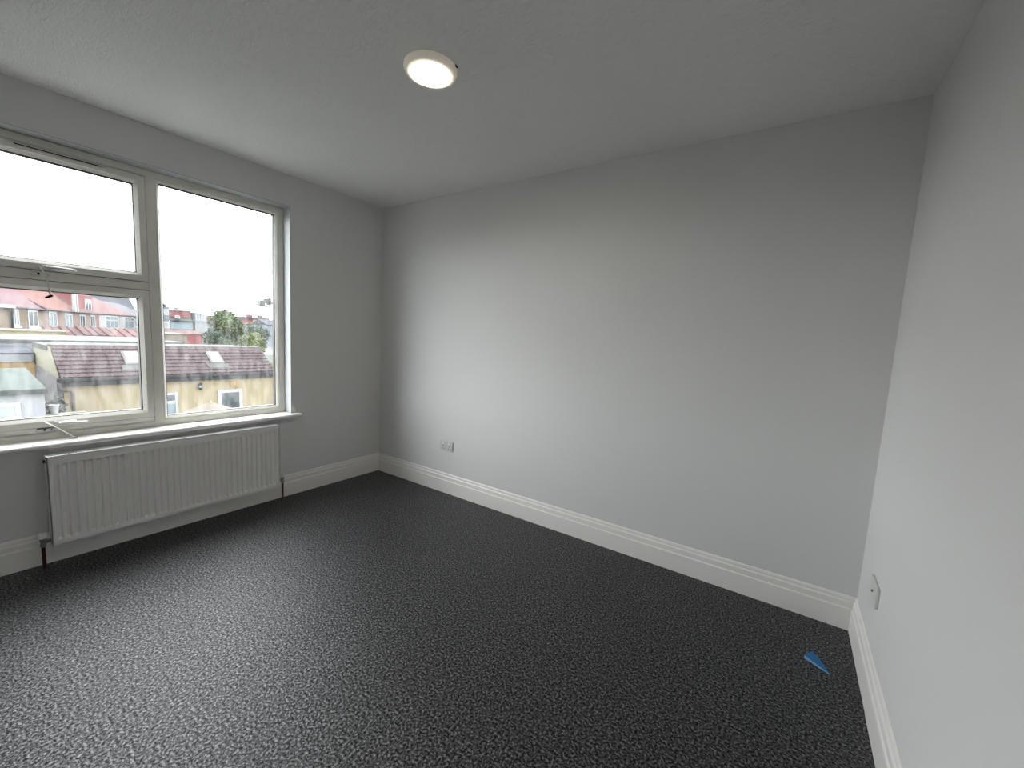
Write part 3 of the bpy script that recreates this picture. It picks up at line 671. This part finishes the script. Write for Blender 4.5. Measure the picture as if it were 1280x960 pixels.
# ---- houses seen left of the tree through the right pane (84 m away)
hb = empty('slate_hung_house', (-80.7, 20.22, GZ), 'blue-grey slate hung house at the left edge of the right pane', 'house')
box((-6, .1, 0), (0, 1.40, 1.45-GZ)).build('wall', M['ewhite'], hb)
box((-6, .1, 1.45-GZ), (.1, 1.40, 3.6-GZ)).build('upper_storey', M['hung'], hb)
far_window(hb, .12, .62, 2.35-GZ, .7, .95, bars=0, axis='x', t=.16)
far_window(hb, 0, .6, .25-GZ, .75, 1.05, bars=0, axis='x', t=.16)
hr = empty('red_hung_house', (-80.9, 23.3, GZ), 'house with a red hung mansard and a pale blue panelled wall', 'house')
box((-8, -1.5, 0), (0, 1.55, .15-GZ)).build('lower_wall', M['redwall'], hr)
box((-8, -1.5, .15-GZ), (.05, 1.55, 1.42-GZ)).build('panel_wall', M['bluepanel'], hr)
box((.05, -1.6, 1.42-GZ), (.35, 1.55, 1.60-GZ)).build('gutter', M['gutter'], hr)
q = MB(); q.prism([(.3, 1.55-GZ), (-2.2, 2.55-GZ), (-2.2, 1.5-GZ)], 'y', -1.55, 1.55); q.build('green_slope', M['felt'], hr)
q = MB(); q.box((-8, -1.3, 2.1-GZ), (-.8, 1.55, 3.2-GZ)); q.build('mansard', M['redwall'], hr)
box((-8.2, -1.4, 3.2-GZ), (-.6, 1.55, 3.42-GZ)).build('roof_edge', M['eupvc'], hr)
far_window(hr, -.02, -.9, 1.9-GZ, .7, .5, bars=0, axis='x', t=.12)
hw = empty('white_bay_house', (-80.7, 25.85, GZ), 'narrow white house between the red mansard and the big tree', 'house')
box((-7, -.75, 0), (0, .9, 1.4-GZ)).build('wall', M['ewhite'], hw)
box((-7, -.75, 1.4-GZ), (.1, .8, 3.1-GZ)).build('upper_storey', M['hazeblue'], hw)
for k in range(2): far_window(hw, .1, -.7+k*.75, 1.75-GZ, .6, 1.15, bars=0, axis='x', t=.12)
# low pink roof in front
lr = empty('low_red_outbuilding', (-70.0, 20.8, GZ), 'low red brick outbuilding below the pale blue panelled wall', 'outbuilding')
box((-4, -2.6, 0), (0, 1.6, -.3-GZ)).build('wall', M['redwall'], lr)
q = MB(); q.prism([(.2, -.35-GZ), (-3.0, .2-GZ), (-4.2, -.35-GZ)], 'y', -2.7, 1.7); q.build('roof', M['leanroof'], lr)
# distant red roof behind the tree
dr = empty('distant_house', (-122.7, 42.5, GZ), 'distant pale red roof showing over the left of the big tree', 'house')
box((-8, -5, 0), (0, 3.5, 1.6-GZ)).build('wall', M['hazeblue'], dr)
q = MB(); q.prism([(.4, 1.5-GZ), (-3.5, 3.5-GZ), (-8.4, 1.5-GZ)], 'y', -5.2, 3.7); q.build('roof', M['leanroof'], dr)
d2 = empty('distant_terrace', (-122.7, 53.2, GZ), 'distant red terrace with chimneys right of the big tree', 'house')
box((-8, -3.4, 0), (0, 3.4, 1.3-GZ)).build('lower_wall', M['hazegreen'], d2); box((-8, -3.4, 1.3-GZ), (0, 3.4, 3.2-GZ)).build('upper_wall', M['redwall'], d2)
box((-8.2, -3.6, 3.2-GZ), (.3, 3.6, 3.75-GZ)).build('roof', M['greyroof'], d2)
for yy in (-1.1, 1.7): box((-2, yy-.5, 3.7-GZ), (-.5, yy+.5, 4.5-GZ)).build('chimney', M['brick3'], d2)
for yy in (-.6, 2.2): far_window(d2, 0, yy, 2.3-GZ, 1.5, .7, bars=1, axis='x', t=.18)
d3 = empty('distant_white_house', (-110.0, 52.0, GZ), 'hazy blue-white house at the far right of the view', 'house')
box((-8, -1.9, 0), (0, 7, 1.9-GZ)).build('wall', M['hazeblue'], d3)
q = MB(); q.prism([(.4, 1.8-GZ), (-4, 3.2-GZ), (-8.4, 1.8-GZ)], 'y', -2, 7.2); q.build('roof', M['greyroof'], d3)

# ---- trees
def tree(x, y, zc, rad_, m, n, leaf, label, seed, group='trees beyond the roofs'):
    t = empty('tree', (x, y, GZ), label, 'tree', group)
    foliage('foliage', (0, 0, zc-GZ), rad_, m, n, leaf, t, seed, 14)
    MB().tube([(0, 0, 0), (.1, .05, (zc-GZ)*.6), (.1, .1, zc-GZ)], [.28, .2, .08], 8).build('trunk', M['bark'], t)
    return t
tree(-42.0, 14.75, .55, (1.7, 2.1, 2.3), M['leaf1'], 9000, .13, 'big dense green tree above the tiled outbuilding roof', 11)
tree(-38.4, 15.64, -.17, (1.1, 1.4, 1.2), M['leaf2'], 3200, .10, 'yellow-green bush to the right of the big tree', 12)
tree(-46.7, 19.42, .02, (1.5, 1.85, 1.7), M['leaf4'], 4200, .12, 'paler sage green tree right of the yellow-green bush', 13)
tree(-38.7, 12.40, -.14, (.95, .78, 1.25), M['leaf4'], 1600, .10, 'grey-green bush at the left foot of the big tree', 14)
tree(-112, 29.5, 3.4, (2.5, 2.1, 1.9), M['leaf3'], 1500, .25, 'dark treetop behind the slate hung house', 15)
tree(-112, 32.2, 3.2, (2.0, 1.6, 1.3), M['leaf3'], 1200, .25, 'smaller dark treetop behind the red mansard', 16)

# ---- aerial bracket outside the right pane, fixed to our own outer wall
ae = empty('aerial_bracket', (-T, .25, 1.45), 'grey aerial head on a curved arm outside the right pane', 'aerial')
g = MB(); g.tube([(0, 0, 0), (-.25, -.10, .04), (-.55, -.42, .09), (-.72, -.62, .105), (-.745, -.73, .125), (-.74, -.80, .15)], .011, 8); g.build('arm', M['aerial'], ae, smooth=True)
g = MB(); g.box((-.78, -.885, .10), (-.70, -.835, .155)); g.box((-.765, -.84, .13), (-.715, -.79, .175)); g.box((-.78, -.80, .115), (-.71, -.775, .185)); g.build('head', M['aerial'], ae, bevel=.006)
g = MB(); g.tube([(-.74, -.86, .10), (-.745, -.855, .05), (-.74, -.81, -.0), (-.70, -.70, -.04), (-.5, -.4, -.05), (0, -.02, -.08)], .004, 6); g.build('cable', M['aerial'], ae, smooth=True)
box((-.006, -.05, -.06), (0.0, .05, .06)).build('mounting_plate', M['aerial'], ae)
